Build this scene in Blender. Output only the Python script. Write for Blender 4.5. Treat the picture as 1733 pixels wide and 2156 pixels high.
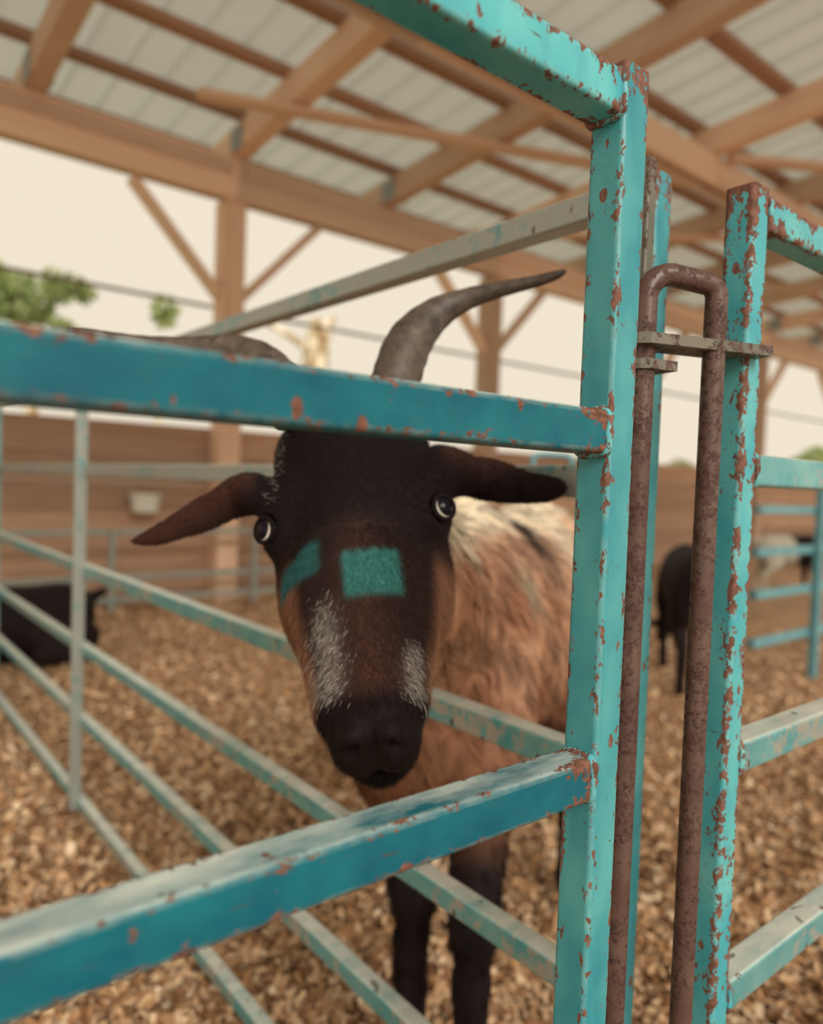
import bpy, math, random
import numpy as np
from mathutils import Vector, Matrix

random.seed(7)
rng = np.random.default_rng(7)
SC = bpy.context.scene
COL = SC.collection
for _o in list(bpy.data.objects):
    bpy.data.objects.remove(_o)

# ------------------------------------------------------------------ camera
# world axes: X along the front panel and the eave wall, Y along the side panel, Z up
H = 0.80                       # camera height above the bedding
FPX = 1565.0                   # focal length in pixels of a 1733 px wide frame
PHI, PITCH, ROLL = math.radians(51.0), math.radians(2.086), math.radians(2.04)
_h = np.array([math.cos(PHI), math.sin(PHI), 0.0])
_x = np.array([math.sin(PHI), -math.cos(PHI), 0.0])
_z = np.array([0.0, 0.0, 1.0])
CF = _h * math.cos(PITCH) - _z * math.sin(PITCH)
_u = _h * math.sin(PITCH) + _z * math.cos(PITCH)
CR = _x * math.cos(ROLL) + _u * math.sin(ROLL)
CU = -_x * math.sin(ROLL) + _u * math.cos(ROLL)
CAM = np.array([0.0, 0.0, H])

def at(x, y, d):
    """world point seen at pixel (x, y), d metres in front of the camera"""
    return CAM + d * (CF + CR * (x - 866.5) / FPX - CU * (y - 1078.0) / FPX)

cd = bpy.data.cameras.new('camera')
cam = bpy.data.objects.new('camera', cd)
COL.objects.link(cam)
cam.matrix_world = Matrix(((CR[0], CU[0], -CF[0], CAM[0]), (CR[1], CU[1], -CF[1], CAM[1]),
                           (CR[2], CU[2], -CF[2], CAM[2]), (0, 0, 0, 1)))
cd.sensor_fit = 'HORIZONTAL'
cd.sensor_width = 36.0
cd.lens = 36.0 * FPX / 1733.0
cd.clip_start = 0.01
cd.dof.use_dof = True
cd.dof.focus_distance = 0.405
cd.dof.aperture_fstop = (cd.lens / 1000.0) / 0.0057
SC.camera = cam

# ------------------------------------------------------------------ light
w = bpy.data.worlds.new('world')
SC.world = w
w.use_nodes = True
_bg = w.node_tree.nodes['Background']
_bg.inputs[0].default_value = (0.86, 0.765, 0.61, 1)
_bg.inputs[1].default_value = 1.03
sd = bpy.data.lights.new('sun', 'SUN')
sd.energy = 3.0
sd.angle = math.radians(28)
sd.color = (1.0, 0.94, 0.85)
sun = bpy.data.objects.new('sun', sd)
COL.objects.link(sun)
sun.location = (-3, -8, 6)
sun.rotation_euler = Vector((-0.20, -0.83, 0.52)).to_track_quat('Z', 'Y').to_euler()
vs = SC.view_settings
vs.view_transform = 'Standard'
vs.look = 'None'
vs.exposure = 0.0
vs.gamma = 1.0
vs.use_curve_mapping = False
SC.cycles.max_bounces = 6
SC.cycles.diffuse_bounces = 3
SC.cycles.use_adaptive_sampling = True
SC.cycles.adaptive_threshold = 0.03
SC.cycles.glossy_bounces = 2
SC.cycles.transmission_bounces = 3

# ------------------------------------------------------------------ materials
def new_mat(name):
    m = bpy.data.materials.new(name)
    m.use_nodes = True
    nt = m.node_tree
    return m, nt, nt.nodes, nt.links, nt.nodes['Principled BSDF']

def N(nodes, typ, **kw):
    n = nodes.new(typ)
    for k, v in kw.items():
        if k.startswith('i_'):
            n.inputs[k[2:].replace('_', ' ')].default_value = v
        else:
            setattr(n, k, v)
    return n

def ramp(nodes, stops):
    r = nodes.new('ShaderNodeValToRGB')
    e = r.color_ramp.elements
    while len(e) < len(stops):
        e.new(0.5)
    for el, (p, c) in zip(e, stops):
        el.position = p
        el.color = (c if isinstance(c, tuple) else (c, c, c)) + (1,)
    return r

def mix(nodes, links, fac, a, b, blend='MIX'):
    m = nodes.new('ShaderNodeMix')
    m.data_type = 'RGBA'
    m.blend_type = blend
    for sock, v in ((m.inputs[0], fac), (m.inputs[6], a), (m.inputs[7], b)):
        if isinstance(v, (int, float)):
            sock.default_value = v
        elif isinstance(v, tuple):
            sock.default_value = v + (1,)
        else:
            links.new(v, sock)
    return m.outputs[2]

def math_n(nodes, links, op, a, b=0.0, c=None, clamp=False):
    m = nodes.new('ShaderNodeMath')
    m.operation = op
    m.use_clamp = clamp
    for sock, v in zip(m.inputs, (a, b, c)):
        if v is None:
            continue
        if isinstance(v, (int, float)):
            sock.default_value = v
        else:
            links.new(v, sock)
    return m.outputs[0]

def noise(nodes, links, co, scale, detail=4.0, rough=0.55, dist=0.0):
    n = nodes.new('ShaderNodeTexNoise')
    n.inputs['Scale'].default_value = scale
    n.inputs['Detail'].default_value = detail
    n.inputs['Roughness'].default_value = rough
    n.inputs['Distortion'].default_value = dist
    links.new(co, n.inputs['Vector'])
    return n.outputs['Fac']

def coords(nodes, links, scale=(1, 1, 1)):
    tc = nodes.new('ShaderNodeTexCoord')
    mp = nodes.new('ShaderNodeMapping')
    mp.inputs['Scale'].default_value = scale
    links.new(tc.outputs['Object'], mp.inputs['Vector'])
    return mp.outputs[0]

def painted_metal(name, paint, paint2, under, amount, galv=None, galv_amt=0.0, rough=0.42, metal=0.0, stretch=(1, 1, 1), top_light=0.0, spec=0.45, spots=0.74):
    """old enamel over steel: chips and scratches show rust, more along edges and by the welds"""
    m, nt, nd, lk, b = new_mat(name)
    co = coords(nd, lk, stretch)
    ed = N(nd, 'ShaderNodeAttribute', attribute_name='edge').outputs['Fac']
    jo = N(nd, 'ShaderNodeAttribute', attribute_name='joint').outputs['Fac']
    n1 = noise(nd, lk, co, 26.0, 3.0)
    n2 = noise(nd, lk, co, 190.0, 5.0, 0.62, 0.4)
    n3 = noise(nd, lk, co, 60.0, 4.0, 0.6, 0.2)
    col = mix(nd, lk, ramp_fac(nd, lk, n1, 0.35, 0.68), paint, paint2)
    if galv:
        g = ramp_fac(nd, lk, math_n(nd, lk, 'MULTIPLY_ADD', n3, 0.55, math_n(nd, lk, 'MULTIPLY', noise(nd, lk, co, 9.0, 3.0), 0.5)),
                     0.56 - galv_amt, 0.62 - galv_amt)
        col = mix(nd, lk, g, col, galv)
        spk = ramp_fac(nd, lk, noise(nd, lk, co, 420.0, 2.0), 0.35, 0.75)
        col = mix(nd, lk, math_n(nd, lk, 'MULTIPLY', spk, 0.35), col, tuple(c * 0.45 for c in galv))
    if top_light:                                    # upward faces: sky brightness painted in as pale patches, with some rubbed-off paint
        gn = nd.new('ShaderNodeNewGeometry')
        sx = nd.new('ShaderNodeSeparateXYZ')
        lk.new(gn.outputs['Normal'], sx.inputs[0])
        tw = math_n(nd, lk, 'MULTIPLY', ramp_fac(nd, lk, sx.outputs[2], 0.5, 0.9), ramp_fac(nd, lk, noise(nd, lk, coords(nd, lk, (9, 30, 30)), 1.0, 5.0, 0.65), 0.66 - top_light * 0.42, 0.96 - top_light * 0.36))
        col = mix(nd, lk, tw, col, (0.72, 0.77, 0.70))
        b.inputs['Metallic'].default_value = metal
    # dirt film
    dirt = ramp_fac(nd, lk, noise(nd, lk, co, 75.0, 6.0, 0.7), 0.5, 0.85)
    col = mix(nd, lk, math_n(nd, lk, 'MULTIPLY', dirt, 0.16), col, tuple(c * 0.55 + 0.02 for c in under))
    # chips
    n4 = noise(nd, lk, co, 430.0, 4.0, 0.6, 0.3)
    s = math_n(nd, lk, 'MULTIPLY_ADD', n2, 0.42, math_n(nd, lk, 'MULTIPLY_ADD', n4, 0.26, math_n(nd, lk, 'MULTIPLY', n3, 0.32)))
    s = math_n(nd, lk, 'MULTIPLY_ADD', ed, 0.085, s)
    s = math_n(nd, lk, 'MULTIPLY_ADD', jo, 0.10, s)
    chip = ramp_fac(nd, lk, s, 0.665 - amount, 0.678 - amount)
    # scattered single chips, longer than wide
    vo = nd.new('ShaderNodeTexVoronoi')
    vo.inputs['Scale'].default_value = 62.0
    lk.new(coords(nd, lk, (1, 1, 0.6)), vo.inputs['Vector'])
    sr = nd.new('ShaderNodeSeparateColor')
    lk.new(vo.outputs['Color'], sr.inputs[0])
    sp_ = math_n(nd, lk, 'MULTIPLY_ADD', n4, 0.22, vo.outputs['Distance'])
    spot = math_n(nd, lk, 'MULTIPLY', ramp_fac(nd, lk, sp_, 0.275, 0.255), ramp_fac(nd, lk, sr.outputs[0], spots, spots + 0.01))
    chip = math_n(nd, lk, 'MAXIMUM', chip, spot)
    pale = math_n(nd, lk, 'MULTIPLY', ramp_fac(nd, lk, ed, 0.96, 1.0), ramp_fac(nd, lk, noise(nd, lk, co, 120.0, 3.0), 0.35, 0.6))
    col = mix(nd, lk, math_n(nd, lk, 'MULTIPLY', pale, 0.14), col, (0.62, 0.62, 0.50))
    rust = mix(nd, lk, ramp_fac(nd, lk, noise(nd, lk, co, 300.0, 3.0), 0.38, 0.62), under, tuple(c * 1.9 + 0.015 for c in under))
    col = mix(nd, lk, chip, col, rust)
    # fine dark scratches running along and across
    sc = coords(nd, lk, (18, 18, 260))
    scr = ramp_fac(nd, lk, noise(nd, lk, sc, 1.6, 2.0, 0.4, 1.2), 0.735, 0.75)
    col = mix(nd, lk, math_n(nd, lk, 'MULTIPLY', scr, 0.7), col, tuple(c * 0.8 for c in under))
    lk.new(col, b.inputs['Base Color'])
    lk.new(math_n(nd, lk, 'MULTIPLY_ADD', chip, 0.35, rough), b.inputs['Roughness'])
    b.inputs['Specular IOR Level'].default_value = spec
    bp = N(nd, 'ShaderNodeBump', i_Strength=0.5, i_Distance=0.0006)
    hgt = math_n(nd, lk, 'SUBTRACT', math_n(nd, lk, 'MULTIPLY', n2, 0.12), chip)
    lk.new(hgt, bp.inputs['Height'])
    lk.new(bp.outputs[0], b.inputs['Normal'])
    return m

def ramp_fac(nd, lk, v, lo, hi):
    m = nd.new('ShaderNodeMapRange')
    m.inputs['From Min'].default_value = lo
    m.inputs['From Max'].default_value = hi
    lk.new(v, m.inputs['Value'])
    return m.outputs[0]

RUST = (0.11, 0.045, 0.028)
M_TEAL = painted_metal('teal_enamel', (0.003, 0.088, 0.132), (0.010, 0.155, 0.19), RUST, 0.045, top_light=0.7, rough=0.42, spec=0.22, spots=0.6, stretch=(0.8, 1, 1))
M_WORN = painted_metal('worn_teal_enamel', (0.035, 0.35, 0.42), (0.13, 0.52, 0.53), RUST, 0.06, stretch=(1, 1, 0.55), top_light=0.4)
M_POST = painted_metal('post_enamel', (0.022, 0.245, 0.30), (0.085, 0.37, 0.385), RUST, 0.06, stretch=(1, 1, 0.55), top_light=0.4)
M_RUSTY = painted_metal('rusty_teal_enamel', (0.035, 0.34, 0.41), (0.13, 0.48, 0.48), RUST, 0.10, stretch=(0.6, 1, 0.6), top_light=0.4)
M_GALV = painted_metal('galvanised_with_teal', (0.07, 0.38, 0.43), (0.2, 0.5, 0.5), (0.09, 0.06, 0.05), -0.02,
                       galv=(0.42, 0.43, 0.38), galv_amt=0.03, rough=0.36, metal=0.35, top_light=1.1)
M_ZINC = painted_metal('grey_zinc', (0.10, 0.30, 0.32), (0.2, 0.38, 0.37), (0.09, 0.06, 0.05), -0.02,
                       galv=(0.36, 0.38, 0.34), galv_amt=0.14, rough=0.4, metal=0.3, top_light=0.6)
M_PIN = painted_metal('rusty_rod', (0.085, 0.042, 0.033), (0.13, 0.08, 0.062), (0.045, 0.018, 0.013), 0.1, rough=0.4)
M_PLATE = painted_metal('bare_steel_plate', (0.17, 0.155, 0.12), (0.12, 0.115, 0.09), (0.06, 0.032, 0.024), 0.06, rough=0.45)
M_FAR = painted_metal('far_teal_enamel', (0.08, 0.26, 0.31), (0.16, 0.34, 0.36), RUST, -0.03)

def wood(name, c1, c2, axis=0, rough=0.75):
    m, nt, nd, lk, b = new_mat(name)
    sc = [22.0, 22.0, 22.0]
    sc[axis] = 1.4
    co = coords(nd, lk, tuple(sc))
    oi = N(nd, 'ShaderNodeObjectInfo').outputs['Random']
    g = noise(nd, lk, co, 1.0, 6.0, 0.65, 1.0)
    col = mix(nd, lk, ramp_fac(nd, lk, g, 0.3, 0.7), c1, c2)
    var = math_n(nd, lk, 'MULTIPLY_ADD', oi, 0.5, 0.72)
    vv = nd.new('ShaderNodeCombineColor')
    for i in range(3):
        lk.new(var, vv.inputs[i])
    col = mix(nd, lk, 1.0, col, vv.outputs[0], 'MULTIPLY')
    lk.new(col, b.inputs['Base Color'])
    b.inputs['Roughness'].default_value = rough
    bp = N(nd, 'ShaderNodeBump', i_Strength=0.4, i_Distance=0.004)
    lk.new(g, bp.inputs['Height'])
    lk.new(bp.outputs[0], b.inputs['Normal'])
    return m

M_WOODX = wood('pine_along', (0.86, 0.62, 0.45), (0.74, 0.49, 0.34), 0)
M_WOODY = wood('pine_across', (0.86, 0.62, 0.45), (0.74, 0.49, 0.34), 1)
M_WOODZ = wood('pine_upright', (0.78, 0.54, 0.38), (0.64, 0.41, 0.27), 2)
M_PURLIN = wood('shaded_purlin', (0.50, 0.30, 0.21), (0.36, 0.20, 0.14), 0)  # shade on the purlins is put into this darker wood colour
M_PLANK = wood('old_plank', (0.60, 0.38, 0.25), (0.40, 0.235, 0.15), 0)

def plain(name, c, rough=0.6, metal=0.0, spec=0.5):
    m, nt, nd, lk, b = new_mat(name)
    co = coords(nd, lk)
    f = noise(nd, lk, co, 24.0, 4.0)
    lk.new(mix(nd, lk, ramp_fac(nd, lk, f, 0.3, 0.75), tuple(x * 0.88 for x in c), tuple(min(1, x * 1.08) for x in c)), b.inputs['Base Color'])
    b.inputs['Roughness'].default_value = rough
    b.inputs['Metallic'].default_value = metal
    b.inputs['Specular IOR Level'].default_value = spec
    return m

M_BRACKET = plain('galvanised_bracket', (0.33, 0.36, 0.36), 0.5, 0.3)
M_PIPE = plain('dull_pipe', (0.30, 0.28, 0.24), 0.5, 0.3)

def thin_sheet(name, c, trans, rough=0.7):
    """thin sheet that lets daylight glow through"""
    m, nt, nd, lk, b = new_mat(name)
    co = coords(nd, lk, (1, 1, 1))
    f = noise(nd, lk, co, 1.3, 3.0)
    col = mix(nd, lk, ramp_fac(nd, lk, f, 0.3, 0.7), tuple(x * 0.9 for x in c), c)
    lk.new(col, b.inputs['Base Color'])
    b.inputs['Roughness'].default_value = rough
    t = nd.new('ShaderNodeBsdfTranslucent')
    lk.new(col, t.inputs['Color'])
    ms = nd.new('ShaderNodeMixShader')
    ms.inputs[0].default_value = trans
    lk.new(b.outputs[0], ms.inputs[1])
    lk.new(t.outputs[0], ms.inputs[2])
    lk.new(ms.outputs[0], nd['Material Output'].inputs['Surface'])
    return m

M_ROOF = thin_sheet('fibre_roof_sheet', (0.66, 0.70, 0.655), 0.33)

def shavings_mat():
    m, nt, nd, lk, b = new_mat('shavings_bed')
    co = coords(nd, lk)
    n1 = noise(nd, lk, co, 42.0, 6.0, 0.7, 0.8)
    n2 = noise(nd, lk, co, 3.0, 3.0)
    r = ramp(nd, [(0.30, (0.16, 0.075, 0.03)), (0.46, (0.46, 0.26, 0.13)), (0.58, (0.68, 0.44, 0.26)), (0.72, (0.85, 0.64, 0.43))])
    lk.new(n1, r.inputs[0])
    col = mix(nd, lk, math_n(nd, lk, 'MULTIPLY', ramp_fac(nd, lk, n2, 0.4, 0.7), 0.45), r.outputs[0], (0.16, 0.075, 0.035))
    lk.new(col, b.inputs['Base Color'])
    b.inputs['Roughness'].default_value = 0.85
    bp = N(nd, 'ShaderNodeBump', i_Strength=0.9, i_Distance=0.02)
    lk.new(n1, bp.inputs['Height'])
    lk.new(bp.outputs[0], b.inputs['Normal'])
    return m

def attr_mat(name, attr, rough=0.7, trans=0.0, spec=0.3):
    m, nt, nd, lk, b = new_mat(name)
    a = N(nd, 'ShaderNodeAttribute', attribute_name=attr)
    co = coords(nd, lk)
    f = noise(nd, lk, co, 160.0, 3.0)
    col = mix(nd, lk, math_n(nd, lk, 'MULTIPLY', ramp_fac(nd, lk, f, 0.35, 0.75), 0.3), a.outputs['Color'], (0.01, 0.006, 0.005))
    lk.new(col, b.inputs['Base Color'])
    b.inputs['Roughness'].default_value = rough
    b.inputs['Specular IOR Level'].default_value = spec
    if trans:
        t = nd.new('ShaderNodeBsdfTranslucent')
        lk.new(col, t.inputs['Color'])
        ms = nd.new('ShaderNodeMixShader')
        ms.inputs[0].default_value = trans
        lk.new(b.outputs[0], ms.inputs[1])
        lk.new(t.outputs[0], ms.inputs[2])
        lk.new(ms.outputs[0], nd['Material Output'].inputs['Surface'])
    return m

M_BED = shavings_mat()
M_CHIP = attr_mat('wood_shaving', 'col', 0.75)
M_COAT = attr_mat('goat_coat', 'col', 0.7, spec=0.12)
M_LEAF = attr_mat('leaf', 'col', 0.6, 0.55)

def fur_mat():
    m, nt, nd, lk, b = new_mat('goat_fur')
    a = N(nd, 'ShaderNodeAttribute', attribute_name='col')
    hi = nd.new('ShaderNodeHairInfo')
    v = math_n(nd, lk, 'MULTIPLY_ADD', hi.outputs['Random'], 0.7, 0.65)
    vv = nd.new('ShaderNodeCombineColor')
    for i in range(3):
        lk.new(v, vv.inputs[i])
    lk.new(mix(nd, lk, 1.0, a.outputs['Color'], vv.outputs[0], 'MULTIPLY'), b.inputs['Base Color'])
    b.inputs['Roughness'].default_value = 0.55
    b.inputs['Specular IOR Level'].default_value = 0.2
    return m

M_FUR = fur_mat()

# ------------------------------------------------------------------ mesh helpers
def props(o, label=None, cat=None, group=None, kind=None):
    for k, v in (('label', label), ('category', cat), ('group', group), ('kind', kind)):
        if v:
            o[k] = v
    return o

def empty(name, loc=(0, 0, 0), **kw):
    o = bpy.data.objects.new(name, None)
    COL.objects.link(o)
    o.location = loc
    o.empty_display_size = 0.1
    return props(o, **kw)

def root_loc(o):
    l = Vector((0, 0, 0))
    while o is not None:
        l = l + Vector(o.location)
        o = o.parent
    return np.array(l)

def mesh_obj(name, verts, faces, mat, parent=None, smooth=False, attrs=None, sharp=None, loc=None, **kw):
    """verts in world coordinates; the object sits at loc (or at its parent's origin)"""
    verts = np.asarray(verts, float)
    off = root_loc(parent) if parent is not None else np.zeros(3)
    org = np.array(loc) if loc is not None else off
    me = bpy.data.meshes.new(name)
    me.from_pydata((verts - org).tolist(), [], [tuple(int(i) for i in f) for f in faces])
    for an, (dom, typ, data) in (attrs or {}).items():
        at_ = me.attributes.new(an, typ, dom)
        data = np.asarray(data, np.float32)
        at_.data.foreach_set('color' if 'COLOR' in typ else 'value', data.ravel())
    if smooth:
        me.polygons.foreach_set('use_smooth', [True] * len(me.polygons))
        if sharp:
            me.set_sharp_from_angle(angle=math.radians(sharp))
    me.materials.append(mat)
    me.update()
    o = bpy.data.objects.new(name, me)
    COL.objects.link(o)
    if parent is not None:
        o.parent = parent
    o.location = org - off
    return props(o, **kw)

def copy_obj(o, parent, loc):
    c = o.copy()
    COL.objects.link(c)
    c.parent = parent
    c.location = loc
    return c

def box(p0, p1):
    (x0, y0, z0), (x1, y1, z1) = p0, p1
    v = [(x0, y0, z0), (x1, y0, z0), (x1, y1, z0), (x0, y1, z0), (x0, y0, z1), (x1, y0, z1), (x1, y1, z1), (x0, y1, z1)]
    f = [(0, 3, 2, 1), (4, 5, 6, 7), (0, 1, 5, 4), (1, 2, 6, 5), (2, 3, 7, 6), (3, 0, 4, 7)]
    return v, f

def bar(p0, p1, wide, high, r=0.003, up=(0, 0, 1), joint=(1, 1), step=0.06):
    """rounded box-section tube from p0 to p1; returns verts, faces, attributes edge / joint"""
    p0, p1 = np.array(p0, float), np.array(p1, float)
    L = np.linalg.norm(p1 - p0)
    d = (p1 - p0) / L
    up = np.array(up, float)
    s = np.cross(d, up)
    s /= np.linalg.norm(s)
    t = np.cross(s, d)
    prof, edg = [], []
    hw, hh = wide / 2, high / 2
    for cx, cy, a0 in ((1, 1, 0), (-1, 1, 90), (-1, -1, 180), (1, -1, 270)):
        for k in range(4):
            a = math.radians(a0 + 30 * k)
            prof.append((cx * (hw - r) + r * math.cos(a), cy * (hh - r) + r * math.sin(a)))
            edg.append(1.0)
        a = math.radians(a0 + 90)
        nx, ny = math.cos(a), math.sin(a)          # next side outward normal
        tx, ty = -ny, nx
        ln = (hw if abs(tx) > 0.5 else hh)
        sx, sy = prof[-1]
        for q, e_ in ((0.04, 0.8), (0.25, 0.12), (0.5, 0.0), (0.75, 0.12), (0.96, 0.8)):
            prof.append((sx + tx * 2 * (ln - r) * q, sy + ty * 2 * (ln - r) * q))
            edg.append(e_)
    n = len(prof)
    st = [0, min(0.012, L * .1), min(0.03, L * .2)]
    k = max(1, int((L - 0.06) / step))
    st += [0.03 + (L - 0.06) * i / k for i in range(1, k)] if L > 0.09 else []
    st += [L - st[2], L - st[1], L]
    V, E, J = [], [], []
    for x in st:
        j = max(max(0, 1 - x / 0.03) * joint[0], max(0, 1 - (L - x) / 0.03) * joint[1])
        for (a, b_), e in zip(prof, edg):
            V.append(p0 + d * x + s * a + t * b_)
            E.append(e)
            J.append(j)
    Fc = []
    m = len(st)
    for i in range(m - 1):
        for q in range(n):
            q2 = (q + 1) % n
            Fc.append((i * n + q, i * n + q2, (i + 1) * n + q2, (i + 1) * n + q))
    Fc.append(tuple(range(n - 1, -1, -1)))
    Fc.append(tuple((m - 1) * n + q for q in range(n)))
    return V, Fc, {'edge': ('POINT', 'FLOAT', E), 'joint': ('POINT', 'FLOAT', J)}

def bar_obj(name, p0, p1, wide, high, mat, parent, **kw):
    V, Fc, A = bar(p0, p1, wide, high, **{k: kw[k] for k in kw if k in ('r', 'up', 'joint', 'step')})
    return mesh_obj(name, V, Fc, mat, parent, smooth=True, attrs=A, sharp=35,
                    **{k: kw[k] for k in kw if k not in ('r', 'up', 'joint', 'step')})

def tube(pts, rad, seg=12, wob=0.0, squash=None):
    pts = np.array(pts, float)
    n = len(pts)
    rad = np.broadcast_to(np.array(rad, float), (n,))
    tan = np.gradient(pts, axis=0)
    tan /= np.linalg.norm(tan, axis=1)[:, None]
    a = np.array([0, 0, 1.0]) if abs(tan[0][2]) < 0.9 else np.array([1.0, 0, 0])
    s = np.cross(tan[0], a)
    s /= np.linalg.norm(s)
    V = []
    for i in range(n):
        s = s - tan[i] * (s @ tan[i])
        s /= np.linalg.norm(s)
        t = np.cross(tan[i], s)
        for k in range(seg):
            g = 2 * math.pi * k / seg
            q = rad[i] * (1 + wob * (random.random() - 0.5))
            V.append(pts[i] + q * (math.cos(g) * s + math.sin(g) * t))
    Fc = [(i * seg + k, i * seg + (k + 1) % seg, (i + 1) * seg + (k + 1) % seg, (i + 1) * seg + k) for i in range(n - 1) for k in range(seg)]
    Fc.append(tuple(range(seg - 1, -1, -1)))
    Fc.append(tuple((n - 1) * seg + k for k in range(seg)))
    return V, Fc

def spline(pts, n):
    """Catmull-Rom resampling of control rows"""
    p = np.array(pts, float)
    p = np.vstack([2 * p[0] - p[1], p, 2 * p[-1] - p[-2]])
    m = len(p) - 3
    out = []
    for i in range(n):
        x = i * m / (n - 1)
        k = min(int(x), m - 1)
        t = x - k
        a, b, c, d = p[k:k + 4]
        out.append(0.5 * (2 * b + (c - a) * t + (2 * a - 5 * b + 4 * c - d) * t * t + (3 * b - a - 3 * c + d) * t ** 3))
    return np.array(out)

def weld(parent, c, w_, h_, axis, mat):
    """lumpy weld bead around the end of a rail; c centre, axis the rail direction (0=x, 1=y)"""
    pts = []
    nn = 36
    for i in range(nn + 1):
        g = 2 * math.pi * i / nn
        a, b_ = math.cos(g), math.sin(g)
        q = 1.0 / max(abs(a), abs(b_)) * 0.5
        q = min(q, 0.62)
        o = np.array(c, float)
        o[1 - axis] += a * q * w_
        o[2] += b_ * q * h_
        pts.append(o)
    V, Fc = tube(pts, [0.0017 + 0.0012 * random.random() for _ in pts], 6, 0.3)
    n = len(V)
    mesh_obj('weld', V, Fc, mat, parent, smooth=True,
             attrs={'edge': ('POINT', 'FLOAT', [1.0] * n), 'joint': ('POINT', 'FLOAT', [0.35] * n)})

# ------------------------------------------------------------------ the barn
YW = 4.72                                    # eave wall line
ZB0, ZB1 = H + 1.83, H + 2.10                # header beam, bottom and top
SL = 0.07                                    # roof rise per metre towards the inside
BAY = 2.45
PX0 = 2.18
def roof_z(y):
    return ZB1 + SL * (YW - y)

def bed_height(x, y):
    return (0.018 * np.sin(2.1 * x + 1.3 * y) * np.sin(1.7 * y - 0.6 * x + 1) + 0.012 * np.sin(5.3 * x + 2.0) * np.sin(4.7 * y + 0.4)
            + 0.007 * np.sin(13.1 * x - 7 * y) * np.sin(11.7 * y + 3 * x))

gx, gy = np.linspace(-5.0, 13.0, 181), np.linspace(-5.0, 5.0, 121)
GX, GY = np.meshgrid(gx, gy, indexing='ij')
GZ = bed_height(GX, GY) - 0.02
V = np.stack([GX, GY, GZ], -1).reshape(-1, 3)
ny = len(gy)
Fc = [(i * ny + j, (i + 1) * ny + j, (i + 1) * ny + j + 1, i * ny + j + 1) for i in range(len(gx) - 1) for j in range(ny - 1)]
floor = mesh_obj('floor', V, Fc, M_BED, smooth=True, kind='structure', label='barn floor deep in brown wood shavings')

M_GRASS = plain('outside_ground', (0.42, 0.42, 0.22), 0.9)
V, Fc = box((-12, 5.1, -0.25), (40, 45, -0.05))
mesh_obj('ground', V, Fc, M_GRASS, kind='structure', label='open ground outside the barn')

# --- loose shavings
nch = 70000
rr = 0.85 + (5.2 - 0.85) * rng.random(nch) ** 1.5
aa = PHI + np.radians(rng.uniform(-36, 36, nch))
cx, cy = rr * np.cos(aa), rr * np.sin(aa)
ok = cy < 4.6
cx, cy = cx[ok], cy[ok]
nch = len(cx)
ln = rng.uniform(0.005, 0.015, nch) * (1 + 0.5 * (rng.random(nch) > 0.92))
wd = ln * rng.uniform(0.22, 0.5, nch)
yaw = rng.uniform(0, 2 * math.pi, nch)
pit = rng.normal(0, 0.45, nch)
rol = rng.normal(0, 0.6, nch)
crl = rng.uniform(-0.6, 0.9, nch)
d1 = np.stack([np.cos(yaw) * np.cos(pit), np.sin(yaw) * np.cos(pit), np.sin(pit)], -1)
s1 = np.stack([-np.sin(yaw) * np.cos(rol), np.cos(yaw) * np.cos(rol), np.sin(rol)], -1)
n1 = np.cross(d1, s1)
base = np.stack([cx, cy, bed_height(cx, cy) - 0.02 + 0.004 + rng.random(nch) * 0.014], -1)
rows = []
for t_, lift in ((-1, 1), (0, 0), (1, 1)):
    cpt = base + d1 * (ln * t_)[:, None] + n1 * (ln * crl * 0.6 * lift)[:, None]
    rows += [cpt - s1 * wd[:, None], cpt + s1 * wd[:, None]]
V = np.stack(rows, 1).reshape(-1, 3)
b0 = (np.arange(nch) * 6)[:, None]
Fq = np.concatenate([b0 + np.array([[0, 2, 3, 1]]), b0 + np.array([[2, 4, 5, 3]])], 1).reshape(-1, 4)
pal = np.array([(0.84, 0.58, 0.36), (0.70, 0.44, 0.25), (0.50, 0.27, 0.125), (0.90, 0.70, 0.48), (0.26, 0.12, 0.05)])
cc = pal[rng.choice(5, nch, p=[.24, .27, .24, .08, .17])] * rng.uniform(0.8, 1.15, nch)[:, None]
cc = np.concatenate([np.repeat(cc, 6, 0), np.ones((nch * 6, 1))], 1)
mesh_obj('shavings', V, Fq, M_CHIP, kind='stuff', attrs={'col': ('POINT', 'FLOAT_COLOR', cc)},
         label='loose curled wood shavings strewn over the floor', cat='shavings')

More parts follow.
